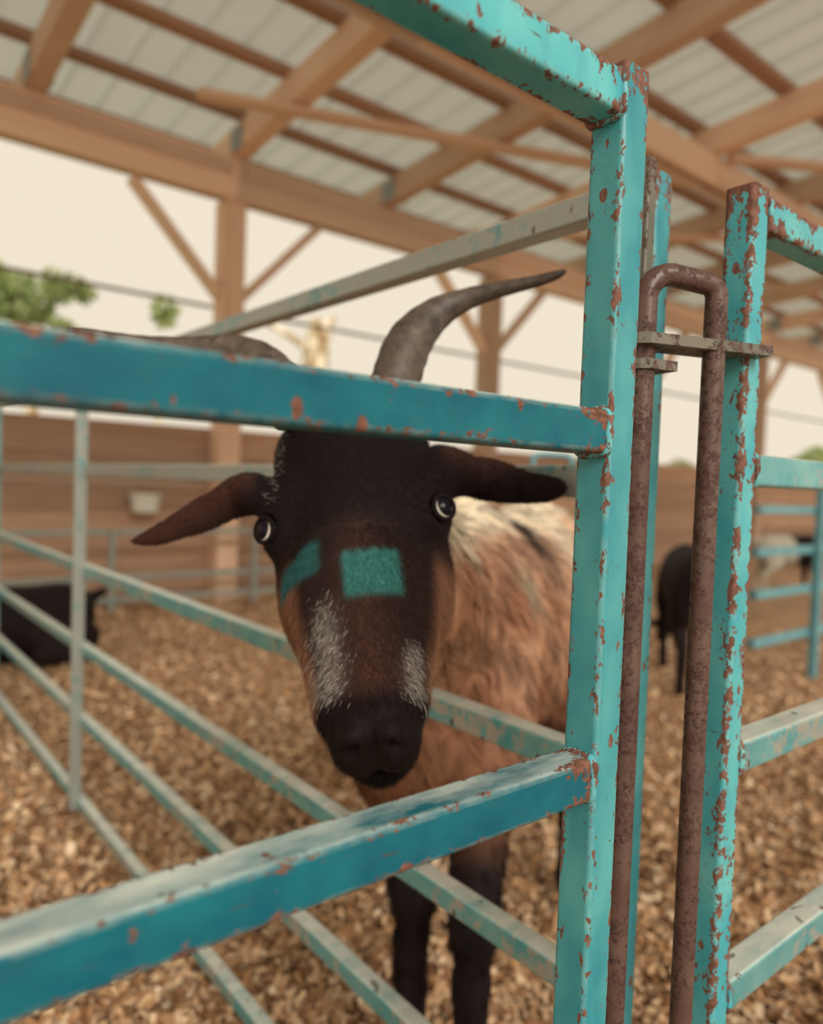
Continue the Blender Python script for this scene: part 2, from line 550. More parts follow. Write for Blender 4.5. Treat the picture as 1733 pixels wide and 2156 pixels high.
# --- eave wall: low planks, posts, header beam, knee braces, curtain
wall = empty('wall_back', (PX0, YW, 0), kind='structure', label='low plank wall under the open eave')
hts = [(0.0, 0.2135), (0.215, 0.3985), (0.40, 0.5785), (0.58, 0.7535), (0.755, 0.9435), (0.945, 1.135)]
first = None
for b_ in range(-2, 5):
    for i, (z0, z1) in enumerate(hts):
        x0, x1 = PX0 + b_ * BAY + 0.01, PX0 + (b_ + 1) * BAY - 0.01
        yo = 0.088 + 0.008 * math.sin(3 * i + 5 * b_)
        zo = 0.0
        V, Fc = box((x0, YW + yo, z0 + zo), (x1, YW + yo + 0.032, z1 + zo))
        mesh_obj('plank', V, Fc, M_PLANK, wall, loc=((x0 + x1) / 2, YW + yo, z0))
for b_ in range(-2, 6):
    x = PX0 + b_ * BAY
    V, Fc, A = bar((x, YW, -0.05), (x, YW, ZB0 - 0.001), 0.155, 0.155, r=0.006, up=(0, 1, 0))
    mesh_obj('post', V, Fc, M_WOODZ, wall, loc=(x, YW, 0))
    for s in (-1, 1):
        V, Fc, A = bar((x + s * 0.05, YW, H + 1.18), (x + s * 0.66, YW, ZB0 - 0.01), 0.05, 0.10, r=0.004, up=(0, 1, 0))
        mesh_obj('knee_brace', V, Fc, M_WOODX, wall, loc=(x, YW, H + 1.2))
for b_ in range(-2, 5):
    x0, x1 = PX0 + b_ * BAY, PX0 + (b_ + 1) * BAY
    for k, yo in enumerate((-0.085, 0.03)):
        V, Fc, A = bar((x0 + 0.002, YW + yo, (ZB0 + ZB1) / 2), (x1 - 0.002, YW + yo, (ZB0 + ZB1) / 2), 0.04, ZB1 - ZB0 - 0.03 * k, r=0.004)
        mesh_obj('header_beam', V, Fc, M_WOODX, wall, loc=((x0 + x1) / 2, YW + yo, ZB0))
    V, Fc, A = bar((x0 + 0.05, YW - 0.11, ZB0 + 0.19), (x1 - 0.05, YW - 0.11, ZB0 + 0.19), 0.02, 0.09, r=0.003)
    mesh_obj('nailer', V, Fc, M_WOODX, wall, loc=((x0 + x1) / 2, YW - 0.11, ZB0))
# pipe rail running along outside the posts
V, Fc = tube([(x, YW + 0.15, H + 1.165) for x in np.linspace(PX0 - 2 * BAY, PX0 + 5 * BAY, 30)], 0.013, 8)
mesh_obj('pipe_rail', V, Fc, M_PIPE, wall, smooth=True)

# --- roof: rafters, purlins, ridge beam, sheets
ceil = empty('ceiling', (PX0, 2.5, ZB1), kind='structure', label='pole barn roof of rafters, purlins and ribbed sheets')
YR0, YR1 = -1.6, 5.15
RX = [PX0 + 1.225 * k for k in range(-5, 10)]
RH = 0.17
for x in RX:
    dz = RH / 2
    V, Fc, A = bar((x, YR1, roof_z(YR1) + dz), (x, YR0, roof_z(YR0) + dz), 0.115, RH, r=0.004)
    rf = mesh_obj('rafter', V, Fc, M_WOODY, ceil, loc=(x, 2.0, ZB1))
    V = []
    Fc = []
    for s in (-1, 1):
        v_, f_ = box((x + s * 0.061 - 0.002, YW - 0.26, ZB1 + 0.012), (x + s * 0.061 + 0.002, YW - 0.10, ZB1 + 0.16))
        Fc += [tuple(i + len(V) for i in q) for q in f_]
        V += v_
    mesh_obj('hanger_bracket', V, Fc, M_BRACKET, rf)
for k, y in enumerate(np.arange(5.05, -1.6, -0.57)):
    z = roof_z(y) + RH + 0.022
    V, Fc, A = bar((PX0 - 6.4, y, z), (PX0 + 11.6, y, z), 0.095, 0.044, r=0.003)
    mesh_obj('purlin', V, Fc, M_PURLIN, ceil, loc=(PX0, y, z))
def sheet_prof(wid):
    pr = []
    k = int(round(wid / 0.225))
    for i in range(k):
        a = i * 0.225
        pr += [(a, 0), (a + 0.155, 0), (a + 0.172, 0.028), (a + 0.205, 0.028)]
    pr.append((wid, 0))
    return pr
pr = sheet_prof(0.9)
sh0 = None
for i in range(20):
    x0 = PX0 - 6.4 + 0.9 * i
    for y0, y1 in ((5.2, 2.9), (2.95, 0.6), (0.65, -1.7)):
        if sh0 is None:
            pass
        V = []
        for y in (y0, y1):
            z = roof_z(y) + RH + 0.046 + (0.003 if y1 < 2.5 and y == y0 else 0) + (0.004 if y1 < 0 else 0)
            V += [(x0 + a, y, z + b_) for a, b_ in pr]
        n = len(pr)
        Fc = [(q, q + 1, n + q + 1, n + q) for q in range(n - 1)]
        mesh_obj('roof_sheet', V, Fc, M_ROOF, ceil, loc=(x0, y0, roof_z(y0)))
# longitudinal beam under the rafters, its struts, and a diagonal wind brace
YM = 2.72
for b_ in range(-2, 5):
    x0, x1 = PX0 + b_ * BAY, PX0 + (b_ + 1) * BAY
    for yo in (-0.05, 0.05):
        V, Fc, A = bar((x0 + 0.002, YM + yo, roof_z(YM) - 0.10), (x1 - 0.002, YM + yo, roof_z(YM) - 0.10), 0.045, 0.19, r=0.004)
        mesh_obj('purlin_beam', V, Fc, M_WOODX, ceil, loc=((x0 + x1) / 2, YM + yo, roof_z(YM)))
def brace(x0, y0, x1, y1, dz0=-0.03, dz1=-0.03, w_=0.09, h_=0.04):
    V, Fc, A = bar((x0, y0, roof_z(y0) + dz0), (x1, y1, roof_z(y1) + dz1), w_, h_, r=0.003)
    mesh_obj('wind_brace', V, Fc, M_WOODX, ceil, loc=((x0 + x1) / 2, (y0 + y1) / 2, roof_z(y0)))
brace(1.65, 4.05, 4.9, 2.9)
brace(4.7, 2.6, 8.4, 0.6)
brace(6.0, 4.5, 9.2, 2.85)
brace(4.2, 4.55, 6.6, 2.9)

# ------------------------------------------------------------------ pen panels
A_W, A_H = 0.0207, 0.0218
MX, MY = 0.3098, 0.2277                       # near corner of the front panel's end post
fp = empty('front_panel', (MX, MY, 0.0), label='turquoise chipped steel pen panel in front of the goat, nearest the camera', cat='pen panel')
bar_obj('end_post', (MX + A_W / 2, MY + A_W / 2, 0.03), (MX + A_W / 2, MY + A_W / 2, H + 0.2125), A_W, A_W, M_POST, fp, up=(0, 1, 0), r=0.0022, joint=(0, 1))
# rounded cap
V, Fc = tube([(MX + A_W / 2, MY + A_W / 2, H + 0.2125 + q) for q in (0, 0.0012, 0.0022, 0.0028)], [0.0100, 0.0094, 0.007, 0.002], 14)
mesh_obj('post_cap', V, Fc, M_WORN, fp, smooth=True, attrs={'edge': ('POINT', 'FLOAT', [1.0] * len(V)), 'joint': ('POINT', 'FLOAT', [0.6] * len(V))})
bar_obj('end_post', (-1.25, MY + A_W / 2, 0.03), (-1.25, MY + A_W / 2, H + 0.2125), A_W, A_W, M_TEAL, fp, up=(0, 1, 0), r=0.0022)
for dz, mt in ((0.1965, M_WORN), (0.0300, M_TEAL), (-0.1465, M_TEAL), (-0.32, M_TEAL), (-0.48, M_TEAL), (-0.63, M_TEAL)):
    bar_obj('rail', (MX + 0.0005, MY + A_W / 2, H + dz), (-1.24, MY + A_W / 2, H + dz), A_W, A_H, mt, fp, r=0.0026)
    weld(fp, (MX - 0.0008, MY + A_W / 2, H + dz), A_W, A_H, 0, M_WORN)

SX, SY = 0.4697, 0.3145
sp = empty('side_panel', (SX, SY, 0.0), label='long galvanised pen panel whose rails recede behind the goat head', cat='pen panel')
bar_obj('end_post', (SX + A_W / 2, SY + A_W / 2, 0.03), (SX + A_W / 2, SY + A_W / 2, H + 0.232), A_W, A_W, M_POST, sp, up=(0, 1, 0), r=0.003, joint=(0, 1))
YE = 2.78
bar_obj('end_post', (SX + A_W / 2, YE, 0.03), (SX + A_W / 2, YE, H + 0.232), A_W, A_W, M_GALV, sp, up=(0, 1, 0), r=0.003)
for dz, hh in ((0.2225, A_H), (0.0075, 0.026), (-0.2145, 0.0245), (-0.392, A_H), (-0.552, A_H), (-0.742, A_H)):
    bar_obj('rail', (SX + A_W / 2, SY + A_W, H + dz), (SX + A_W / 2, YE - A_W / 2, H + dz), A_W, hh, M_ZINC if dz > 0 else M_GALV, sp, r=0.0024)
bar_obj('stay', (SX - 0.006, 1.735, H - 0.752), (SX - 0.006, 1.735, H + 0.233), 0.012, 0.026, M_ZINC, sp, up=(1, 0, 0), r=0.003)
# flat strip with the lower ear of the hinge
SLX, SLY = (float(v) for v in at(1359, 400, 0.482)[:2])
bar_obj('hinge_strip', (SLX, SLY, 0.05), (SLX, SLY, H + 0.2155), 0.009, 0.011, M_PLATE, sp, up=(0, 1, 0), r=0.0012)
for z in (H + 0.080, H - 0.45, H - 0.66):
    bar_obj('hinge_link', (SLX, SLY, z), (SX + 0.002, SY + 0.004, z), 0.012, 0.006, M_PLATE, sp, r=0.001)

RXc, RYc = 0.4712, 0.2427
rp = empty('right_panel', (RXc, RYc, 0.0), label='turquoise pen panel with rusty rails to the right of the pin', cat='pen panel')
bar_obj('end_post', (RXc + A_W / 2, RYc + A_W / 2, 0.03), (RXc + A_W / 2, RYc + A_W / 2, H + 0.203), A_W, A_W, M_RUSTY, rp, up=(0, 1, 0), r=0.003, joint=(0, 1))
bar_obj('end_post', (2.2, RYc + A_W / 2, 0.03), (2.2, RYc + A_W / 2, H + 0.203), A_W, A_W, M_TEAL, rp, up=(0, 1, 0), r=0.003)
for dz in (0.188, 0.018, -0.178, -0.345, -0.50, -0.65):
    bar_obj('rail', (RXc + A_W - 0.0005, RYc + A_W / 2, H + dz), (2.2 - A_W / 2, RYc + A_W / 2, H + dz), A_W, A_H, M_RUSTY if dz > 0.1 else M_GALV, rp, r=0.0024)
    weld(rp, (RXc + A_W + 0.0008, RYc + A_W / 2, H + dz), A_W, A_H, 0, M_WORN)

# drop pin: one bent rod whose two legs run down both posts
pa, pb = at(1360, 650, 0.458), at(1507, 660, 0.468)
zt = at(1440, 582, 0.463)[2]
RR = 0.0070
rb = 0.016
dirp = (pb - pa)[:2]
lp = np.linalg.norm(dirp)
dirp = dirp / lp
def onloop(s_, z_):
    return (pa[0] + dirp[0] * s_, pa[1] + dirp[1] * s_, z_)
path = [onloop(0, 0.06), onloop(0, 0.4), onloop(0, H), onloop(0, zt - rb - 0.01)]
for k in range(7):
    g = math.radians(180 - 15 * k)
    path.append(onloop(rb + rb * math.cos(g), zt - rb + rb * math.sin(g)))
for k in range(7):
    g = math.radians(90 - 15 * k)
    path.append(onloop(lp - rb * 0.5 + rb * 0.5 * math.cos(g), zt - 0.003 - rb * 0.5 + rb * 0.5 * math.sin(g)))
path += [onloop(lp, zt - rb - 0.01), onloop(lp, H), onloop(lp, 0.4), onloop(lp, 0.06)]
V, Fc = tube(path, RR, 16, 0.03)
mesh_obj('drop_pin', V, Fc, M_PIN, None, smooth=True, loc=(pa[0], pa[1], 0.0), attrs={'edge': ('POINT', 'FLOAT', [0.5] * len(V)), 'joint': ('POINT', 'FLOAT', [0.2] * len(V))},
         label='rusty bent rod pin with a loop handle joining two panel posts', cat='pin')
# plate from the right post to the left leg, and the ear below it
pz = H + 0.0905
def slab(name, pts2, z0, z1, mat, parent):
    n = len(pts2)
    V = [(x, y, z0) for x, y in pts2] + [(x, y, z1) for x, y in pts2]
    Fc = [tuple(range(n - 1, -1, -1)), tuple(range(n, 2 * n))] + [(i, (i + 1) % n, n + (i + 1) % n, n + i) for i in range(n)]
    mesh_obj(name, V, Fc, mat, parent, attrs={'edge': ('POINT', 'FLOAT', [0.6] * 2 * n), 'joint': ('POINT', 'FLOAT', [0.3] * 2 * n)})
nrm = np.array([dirp[1], -dirp[0]])
def strip(p, q, hw):
    p, q = np.array(p), np.array(q)
    d_ = (q - p) / np.linalg.norm(q - p)
    n_ = np.array([d_[1], -d_[0]])
    return [tuple(p + n_ * hw * 0.7), tuple(p - d_ * 0.004 + n_ * hw * 0.3), tuple(p - d_ * 0.004 - n_ * hw * 0.3), tuple(p - n_ * hw * 0.7), tuple(p + d_ * 0.006 - n_ * hw), tuple(q - n_ * hw), tuple(q + n_ * hw), tuple(p + d_ * 0.006 + n_ * hw)]
slab('pin_plate', strip(pa[:2] - dirp * 0.010, (RXc + 0.012, RYc - 0.001), 0.0135), pz, pz + 0.0065, M_PLATE, rp)
for z in (H - 0.42, H - 0.68):
    slab('pin_plate', strip(pa[:2] - dirp * 0.010, (RXc + 0.012, RYc + 0.006), 0.0105), z, z + 0.0045, M_PLATE, rp)
slab('pin_ear', strip(pa[:2] - CR[:2] * 0.008, tuple(np.array(pa[:2]) + CR[:2] * 0.016 + CF[:2] * 0.012), 0.0125), pz - 0.0145, pz - 0.0085, M_PLATE, sp)

# ------------------------------------------------------------------ goats: signed distance fields turned into one skin
class Field:
    def __init__(self, xs, ys, zs):
        self.ax = [np.asarray(a, np.float32) for a in (xs, ys, zs)]
        self.D = np.full([len(a) for a in self.ax], 0.08, np.float32)
    def sub(self, lo, hi, m=0.05):
        sl = []
        for a, l, h_ in zip(self.ax, lo, hi):
            i, j = np.searchsorted(a, [l - m, h_ + m])
            sl.append(slice(max(0, i - 1), min(len(a), j + 1)))
        g = np.meshgrid(*[a[s] for a, s in zip(self.ax, sl)], indexing='ij')
        return tuple(sl), np.stack(g, -1)
    def add(self, sl, d, k, cut=False):
        o = self.D[sl]
        if cut:
            d = -d
            h_ = np.maximum(k - np.abs(o - d), 0) / k
            self.D[sl] = np.maximum(o, d) + h_ * h_ * k * 0.25
        else:
            h_ = np.maximum(k - np.abs(o - d), 0) / k
            self.D[sl] = np.minimum(o, d) - h_ * h_ * k * 0.25
    def ell(self, c, r, R=None, k=0.02, cut=False):
        """ellipsoid with centre c, radii r, axes = columns of R"""
        c, r = np.array(c, float), np.array(r, float)
        R = np.eye(3) if R is None else np.array(R)
        ext = np.sqrt(((R * r) ** 2).sum(1))
        sl, P = self.sub(c - ext, c + ext)
        L = (P - c) @ R
        k0 = np.linalg.norm(L / r, axis=-1)
        k1 = np.linalg.norm(L / r ** 2, axis=-1) + 1e-9
        self.add(sl, (k0 * (k0 - 1) / k1).astype(np.float32), k, cut)
    def cone(self, a, ra, b, rb_, k=0.02, sq=None):
        """round cone; sq = (axis, factor) squeezes distances along a world axis"""
        a, b = np.array(a, float), np.array(b, float)
        rm = max(ra, rb_) * 1.3
        sl, P = self.sub(np.minimum(a, b) - rm, np.maximum(a, b) + rm)
        ab = b - a
        t = np.clip(((P - a) @ ab) / (ab @ ab), 0, 1)
        v = P - a - t[..., None] * ab
        if sq is not None:
            axv, f_ = np.array(sq[0], float), sq[1]
            v = v + (v @ axv)[..., None] * axv * (f_ - 1)
        d = np.linalg.norm(v, axis=-1) - (ra + (rb_ - ra) * t)
        self.add(sl, d.astype(np.float32), k)
    def mesh(self):
        D = self.D
        I = D < 0
        c = np.zeros([n - 1 for n in D.shape], np.uint8)
        for a in (0, 1):
            for b in (0, 1):
                for e in (0, 1):
                    c += I[a:D.shape[0] - 1 + a, b:D.shape[1] - 1 + b, e:D.shape[2] - 1 + e]
        act = np.argwhere((c > 0) & (c < 8))
        idx = np.full(c.shape, -1, np.int64)
        idx[tuple(act.T)] = np.arange(len(act))
        acc = np.zeros((len(act), 3))
        cnt = np.zeros(len(act))
        crn = [(a, b, e) for a in (0, 1) for b in (0, 1) for e in (0, 1)]
        for p in crn:
            for axn in range(3):
                if p[axn]:
                    continue
                q = list(p)
                q[axn] = 1
                i0, i1 = act + np.array(p), act + np.array(q)
                d0, d1_ = D[tuple(i0.T)], D[tuple(i1.T)]
                s = (d0 < 0) != (d1_ < 0)
                t = np.where(s, d0 / np.where(s, d0 - d1_, 1), 0)
                w0 = np.stack([self.ax[n][i0[:, n]] for n in range(3)], -1)
                w1 = np.stack([self.ax[n][i1[:, n]] for n in range(3)], -1)
                acc += np.where(s[:, None], w0 + (w1 - w0) * t[:, None], 0)
                cnt += s
        V = acc / cnt[:, None]
        Q = []
        for axn in range(3):
            o1, o2 = [n for n in range(3) if n != axn]
            sh = list(D.shape)
            sl0 = [slice(None)] * 3
            sl1 = [slice(None)] * 3
            sl0[axn], sl1[axn] = slice(0, sh[axn] - 1), slice(1, sh[axn])
            A, B = I[tuple(sl0)], I[tuple(sl1)]
            e = np.argwhere(A != B)
            e = e[(e[:, o1] > 0) & (e[:, o2] > 0) & (e[:, o1] < sh[o1] - 1) & (e[:, o2] < sh[o2] - 1)]
            ins = A[tuple(e.T)]
            cs = []
            for u1, u2 in ((-1, -1), (0, -1), (0, 0), (-1, 0)):
                f_ = e.copy()
                f_[:, o1] += u1
                f_[:, o2] += u2
                cs.append(idx[tuple(f_.T)])
            q = np.stack(cs, -1)
            flip = ins if axn != 1 else ~ins
            q = np.where(flip[:, None], q, q[:, ::-1])
            Q.append(q)
        return V, np.concatenate(Q)

def grid_axis(lo, hi, f0, f1, fine, coarse):
    a = np.concatenate([np.arange(lo, f0, coarse), np.arange(f0, f1, fine), np.arange(f1, hi + coarse, coarse)])
    return a

def vnoise(P, s, seed=0):
    """cheap smooth value noise from sines"""
    r_ = np.random.default_rng(seed)
    o = np.zeros(len(P))
    for k in range(5):
        kv = r_.normal(0, 1, 3) * s * (1 + 0.5 * k)
        o += np.sin(P @ kv + r_.uniform(0, 6)) / (1 + 0.4 * k)
    return o / 2.5

def sstep(x, a, b):
    t = np.clip((x - a) / (b - a), 0, 1)
    return t * t * (3 - 2 * t)

def vert_normals(V, Q):
    n = np.cross(V[Q[:, 2]] - V[Q[:, 0]], V[Q[:, 3]] - V[Q[:, 1]])
    o = np.zeros_like(V)
    for k in range(4):
        np.add.at(o, Q[:, k], n)
    return o / (np.linalg.norm(o, axis=1)[:, None] + 1e-12)

def fur(name, parent, V, Q, Nv, C, weight, length, flow, n, rad, lift=0.55, seed=1, label=None, clump=1, salt=None):
    """hair strands rooted on the skin; weight / length / flow are per-vertex arrays"""
    r_ = np.random.default_rng(seed)
    T = np.concatenate([Q[:, [0, 1, 2]], Q[:, [0, 2, 3]]])
    ar = np.linalg.norm(np.cross(V[T[:, 1]] - V[T[:, 0]], V[T[:, 2]] - V[T[:, 0]]), axis=1) * weight[T].mean(1)
    nk = n
    n = n // clump
    ti = r_.choice(len(T), n, p=ar / ar.sum())
    b = r_.random((n, 2))
    fl = b.sum(1) > 1
    b[fl] = 1 - b[fl]
    bw = np.stack([1 - b.sum(1), b[:, 0], b[:, 1]], -1)
    pick = lambda A: (A[T[ti]] * bw[..., None]).sum(1)
    P, nn, c, f_ = pick(V), pick(Nv), pick(C[:, :3]), pick(flow)
    L = (length[T[ti]] * bw).sum(1) * r_.uniform(0.6, 1.25, n)
    if salt is not None:                         # single white hairs among the dark
        ps = (salt[T[ti]] * bw).sum(1)
        c = np.where((r_.random(n) < ps)[:, None], np.array((0.60, 0.54, 0.48)) * r_.uniform(0.6, 1.0, (n, 1)), c)
    nn /= np.linalg.norm(nn, axis=1)[:, None]
    f_ = f_ + r_.normal(0, 0.28, (n, 3))
    f_ -= nn * (f_ * nn).sum(1)[:, None]
    f_ /= np.linalg.norm(f_, axis=1)[:, None] + 1e-9
    lf = lift * r_.uniform(0.6, 1.4, n)[:, None]
    pts = []
    for t in (0, 0.35, 0.7, 1.0):
        pts.append(P + (f_ * (t * (0.75 + 0.25 * t)) + nn * (lf * t * (1.15 - 0.55 * t))) * L[:, None] - nn * 0.0006)
    pts = np.stack(pts, 1)
    if clump > 1:                                # neighbours gather towards one tip
        tone = r_.uniform(0.55, 1.35, (n, 1))
        c = np.repeat(c * tone, clump, 0)
        pts = np.repeat(pts, clump, 0)
        n = n * clump
        off = r_.normal(0, 0.006, (n, 3))
        nr = np.repeat(nn, clump, 0)
        off -= nr * (off * nr).sum(1)[:, None]
        for q_, wq in enumerate((1.0, 0.8, 0.5, 0.3)):
            pts[:, q_] += off * wq
        pts[:, 2:] += np.repeat(f_, clump, 0)[:, None] * r_.uniform(-0.006, 0.006, (n, 1, 1))
    pts = pts.reshape(-1, 3)
    hc = bpy.data.hair_curves.new(name)
    hc.add_curves([4] * n)
    org = root_loc(parent)
    hc.attributes['position'].data.foreach_set('vector', (pts - org).astype(np.float32).ravel())
    ra = hc.attributes.get('radius') or hc.attributes.new('radius', 'FLOAT', 'POINT')
    ra.data.foreach_set('value', np.tile(np.array([1, 0.85, 0.55, 0.12], np.float32) * rad, n))
    ca = hc.attributes.new('col', 'FLOAT_COLOR', 'CURVE')
    ca.data.foreach_set('color', np.concatenate([c, np.ones((n, 1))], 1).astype(np.float32).ravel())
    hc.materials.append(M_FUR)
    o = bpy.data.objects.new(name, hc)
    COL.objects.link(o)
    o.parent = parent
    return props(o, kind='stuff', label=label)

# ---- the goat at the panel ------------------------------------------------
D_EYE = 0.56
HO = at(738, 1054, D_EYE)                                    # between the eyes
ra_ = math.radians(7.3)
tilt = math.radians(31)
ux = CR * math.cos(ra_) + CU * math.sin(ra_)
uz0 = -CR * math.sin(ra_) + CU * math.cos(ra_)
uz = uz0 * math.cos(tilt) + CF * math.sin(tilt)
uy = -CF * math.cos(tilt) + uz0 * math.sin(tilt)
HM = np.stack([ux, uy, uz], -1)                              # columns: lateral, dorsal, poll-ward
ZS = 1.17                                                     # long face
def hd(x, y, z):
    return HO + HM @ np.array([x, y, z * ZS if z < 0 else z])

lo = np.minimum(at(260, 1150, 0.66), at(1210, 1040, 0.5)) ; hi = np.maximum(at(260, 1150, 0.66), at(1210, 1040, 0.5))
fx0, fx1 = 0.20, 0.545
fy0, fy1 = 0.26, 0.70
fz0, fz1 = H - 0.21, H + 0.10
G = Field(grid_axis(0.12, 1.45, fx0, fx1, 0.0024, 0.011), grid_axis(0.18, 1.35, fy0, fy1, 0.0024, 0.011), grid_axis(-0.03, H + 0.14, fz0, fz1, 0.0024, 0.011))
# torso and neck
CH = np.array([0.664, 0.758, H - 0.215])
RU = np.array([1.13, 1.00, H - 0.20])
bx = (RU - CH)[:2] / np.linalg.norm((RU - CH)[:2])
RB = np.array([[bx[0], -bx[1], 0], [bx[1], bx[0], 0], [0, 0, 1]])
side = np.array([-bx[1], bx[0], 0])
fw = np.array([bx[0], bx[1], 0])
G.ell(CH + fw * 0.06, (0.20, 0.125, 0.20), RB, 0.04)
G.ell((CH + RU) / 2 + (0, 0, -0.025), (0.30, 0.145, 0.185), RB, 0.05)
G.ell(RU - fw * 0.03 + (0, 0, 0.0), (0.17, 0.12, 0.175), RB, 0.05)
G.ell(CH + (0, 0, -0.10) - fw * 0.03, (0.10, 0.085, 0.13), RB, 0.05)
nb = CH + (0, 0, 0.06) - fw * 0.06
nh = hd(0, -0.085, 0.035)
nm = (nb + nh) / 2 + (0, 0, -0.004)
G.cone(nb, 0.110, nm, 0.074, 0.04)
G.cone(nm, 0.074, nh, 0.052, 0.03)
G.cone(nb + (0, 0, -0.06), 0.080, nm + (0, 0, -0.015), 0.055, 0.04)
# fore legs
for foot, sh in ((at(866, 2000, 0.945), 1), (at(996, 2000, 0.875), -1)):
    fx, fy = foot[0], foot[1]
    top = CH + side * 0.075 * sh + (0, 0, -0.10) - fw * 0.01
    G.ell(top + (0, 0, 0.05), (0.06, 0.05, 0.13), RB, 0.05)
    kn = np.array([fx, fy, 0.28])
    G.cone(top, 0.05, kn, 0.027, 0.03)
    G.ell(kn, (0.027, 0.027, 0.032), None, 0.015)
    G.cone(kn, 0.023, (fx, fy, 0.075), 0.019, 0.012)
    G.cone((fx, fy, 0.075), 0.021, (fx - 0.012 * fw[0], fy - 0.012 * fw[1], 0.018), 0.027, 0.012)
# hind legs: stifle high, hock pointing back
for s in (-1, 1):
    hp = RU + side * 0.085 * s + (0, 0, -0.05)
    st = hp + (0, 0, -0.16) - fw * 0.10 + side * 0.01 * s
    hk = hp + (0, 0, -0.34) + fw * 0.06
    hk[2] = 0.28
    ft = hk - fw * 0.02
    G.ell(hp + (0, 0, -0.03), (0.11, 0.055, 0.16), RB, 0.04)
    G.cone(st, 0.06, hk, 0.026, 0.03)
    G.cone(hk, 0.025, (ft[0], ft[1], 0.07), 0.019, 0.012)
    G.cone((ft[0], ft[1], 0.07), 0.02, (ft[0] - 0.01, ft[1] - 0.01, 0.018), 0.027, 0.012)
G.cone(RU + fw * 0.13 + (0, 0, 0.10), 0.03, RU + fw * 0.21 + (0, 0, 0.13), 0.018, 0.03)
# skull, face, jaws, muzzle in head axes
def hell(c, r, k=0.016, cut=False, rx=0.0, rz=0.0):
    R = np.array(Matrix.Rotation(rx, 3, 'X') @ Matrix.Rotation(rz, 3, 'Z'))
    G.ell(hd(*c), r, HM @ R, k, cut)
def hcone(a, ra2, b, rb2, k=0.016, sq=None):
    G.cone(hd(*a), ra2, hd(*b), rb2, k, None if sq is None else (HM @ np.array(sq[0]), sq[1]))
hell((0, -0.050, 0.040), (0.060, 0.052, 0.062), 0.02)
hell((0, -0.030, 0.030), (0.056, 0.030, 0.062), 0.02)
hell((0, -0.048, 0.078), (0.065, 0.042, 0.05), 0.02)
hell((0, -0.026, -0.035), (0.043, 0.026, 0.055), 0.02)
hcone((0, -0.036, 0.0), 0.038, (0, -0.034, -0.125), 0.026, 0.02, ((1, 0, 0), 0.94))
for s in (-1, 1):
    hell((s * 0.054, -0.037, 0.002), (0.0215, 0.026, 0.027), 0.014)
    hell((s * 0.047, -0.025, 0.022), (0.022, 0.02, 0.022), 0.014)
    hell((s * 0.037, -0.077, -0.028), (0.030, 0.036, 0.058), 0.02)
    hcone((s * 0.038, -0.075, -0.02), 0.029, (s * 0.0135, -0.066, -0.122), 0.0205, 0.018)
    hcone((s * 0.030, -0.045, -0.045), 0.026, (s * 0.019, -0.040, -0.120), 0.019, 0.016)
hell((0, -0.034, -0.130), (0.0320, 0.031, 0.030), 0.012)
for s in (-1, 1):
    hell((s * 0.0125, -0.042, -0.146), (0.0185, 0.0255, 0.0200), 0.008)
    hell((s * 0.012, -0.014, -0.147), (0.0105, 0.0105, 0.010), 0.006)
hell((0, -0.074, -0.142), (0.0225, 0.0180, 0.024), 0.010)
for s in (-1, 1):
    hell((s * 0.0135, -0.0150, -0.1570), (0.0048, 0.0095, 0.0080), 0.003, True, rx=0.2, rz=s * 0.55)
hell((0, -0.0585, -0.152), (0.027, 0.0022, 0.022), 0.003, True)
hell((0, -0.038, -0.165), (0.0016, 0.016, 0.006), 0.003, True)
# eye sockets
EYE = {}
for s in (-1, 1):
    c = np.array((s * 0.0655, -0.0235, -0.003))
    EYE[s] = c
    hell(c + (s * 0.003, 0.004, 0), (0.0112, 0.0112, 0.0112), 0.003, True)
# ears: flattened lobes
def ear(chain, thick, lean):
    for (x, y, d, hl, hh, ang) in chain:
        c = at(x, y, d)
        a_ = math.radians(ang)
        ax1 = CR * math.cos(a_) + CU * math.sin(a_) + CF * lean
        ax1 /= np.linalg.norm(ax1)
        ax2 = CU * math.cos(a_) - CR * math.sin(a_) - CF * 0.35
        ax2 -= ax1 * (ax2 @ ax1)
        ax2 /= np.linalg.norm(ax2)
        ax3 = np.cross(ax1, ax2)
        G.ell(c, (hl * d / FPX, hh * d / FPX, thick), np.stack([ax1, ax2, ax3], -1), 0.008)
ear([(508, 1043, 0.600, 52, 43, 20), (445, 1076, 0.604, 84, 38, 26), (375, 1108, 0.608, 72, 24, 24), (322, 1130, 0.612, 48, 11, 14)], 0.0050, -0.12)
ear([(950, 995, 0.595, 62, 52, -8), (1025, 1010, 0.600, 88, 47, -10), (1090, 1026, 0.592, 76, 33, -5), (1145, 1029, 0.584, 46, 25, 2)], 0.0050, -0.12)
for x, y, d, r0 in ((536, 1042, 0.592, 0.013), (922, 995, 0.590, 0.017)):
    G.ell(at(x, y, d), (r0, r0, r0), None, 0.014)
V, Q = G.mesh()
Nv = vert_normals(V, Q)

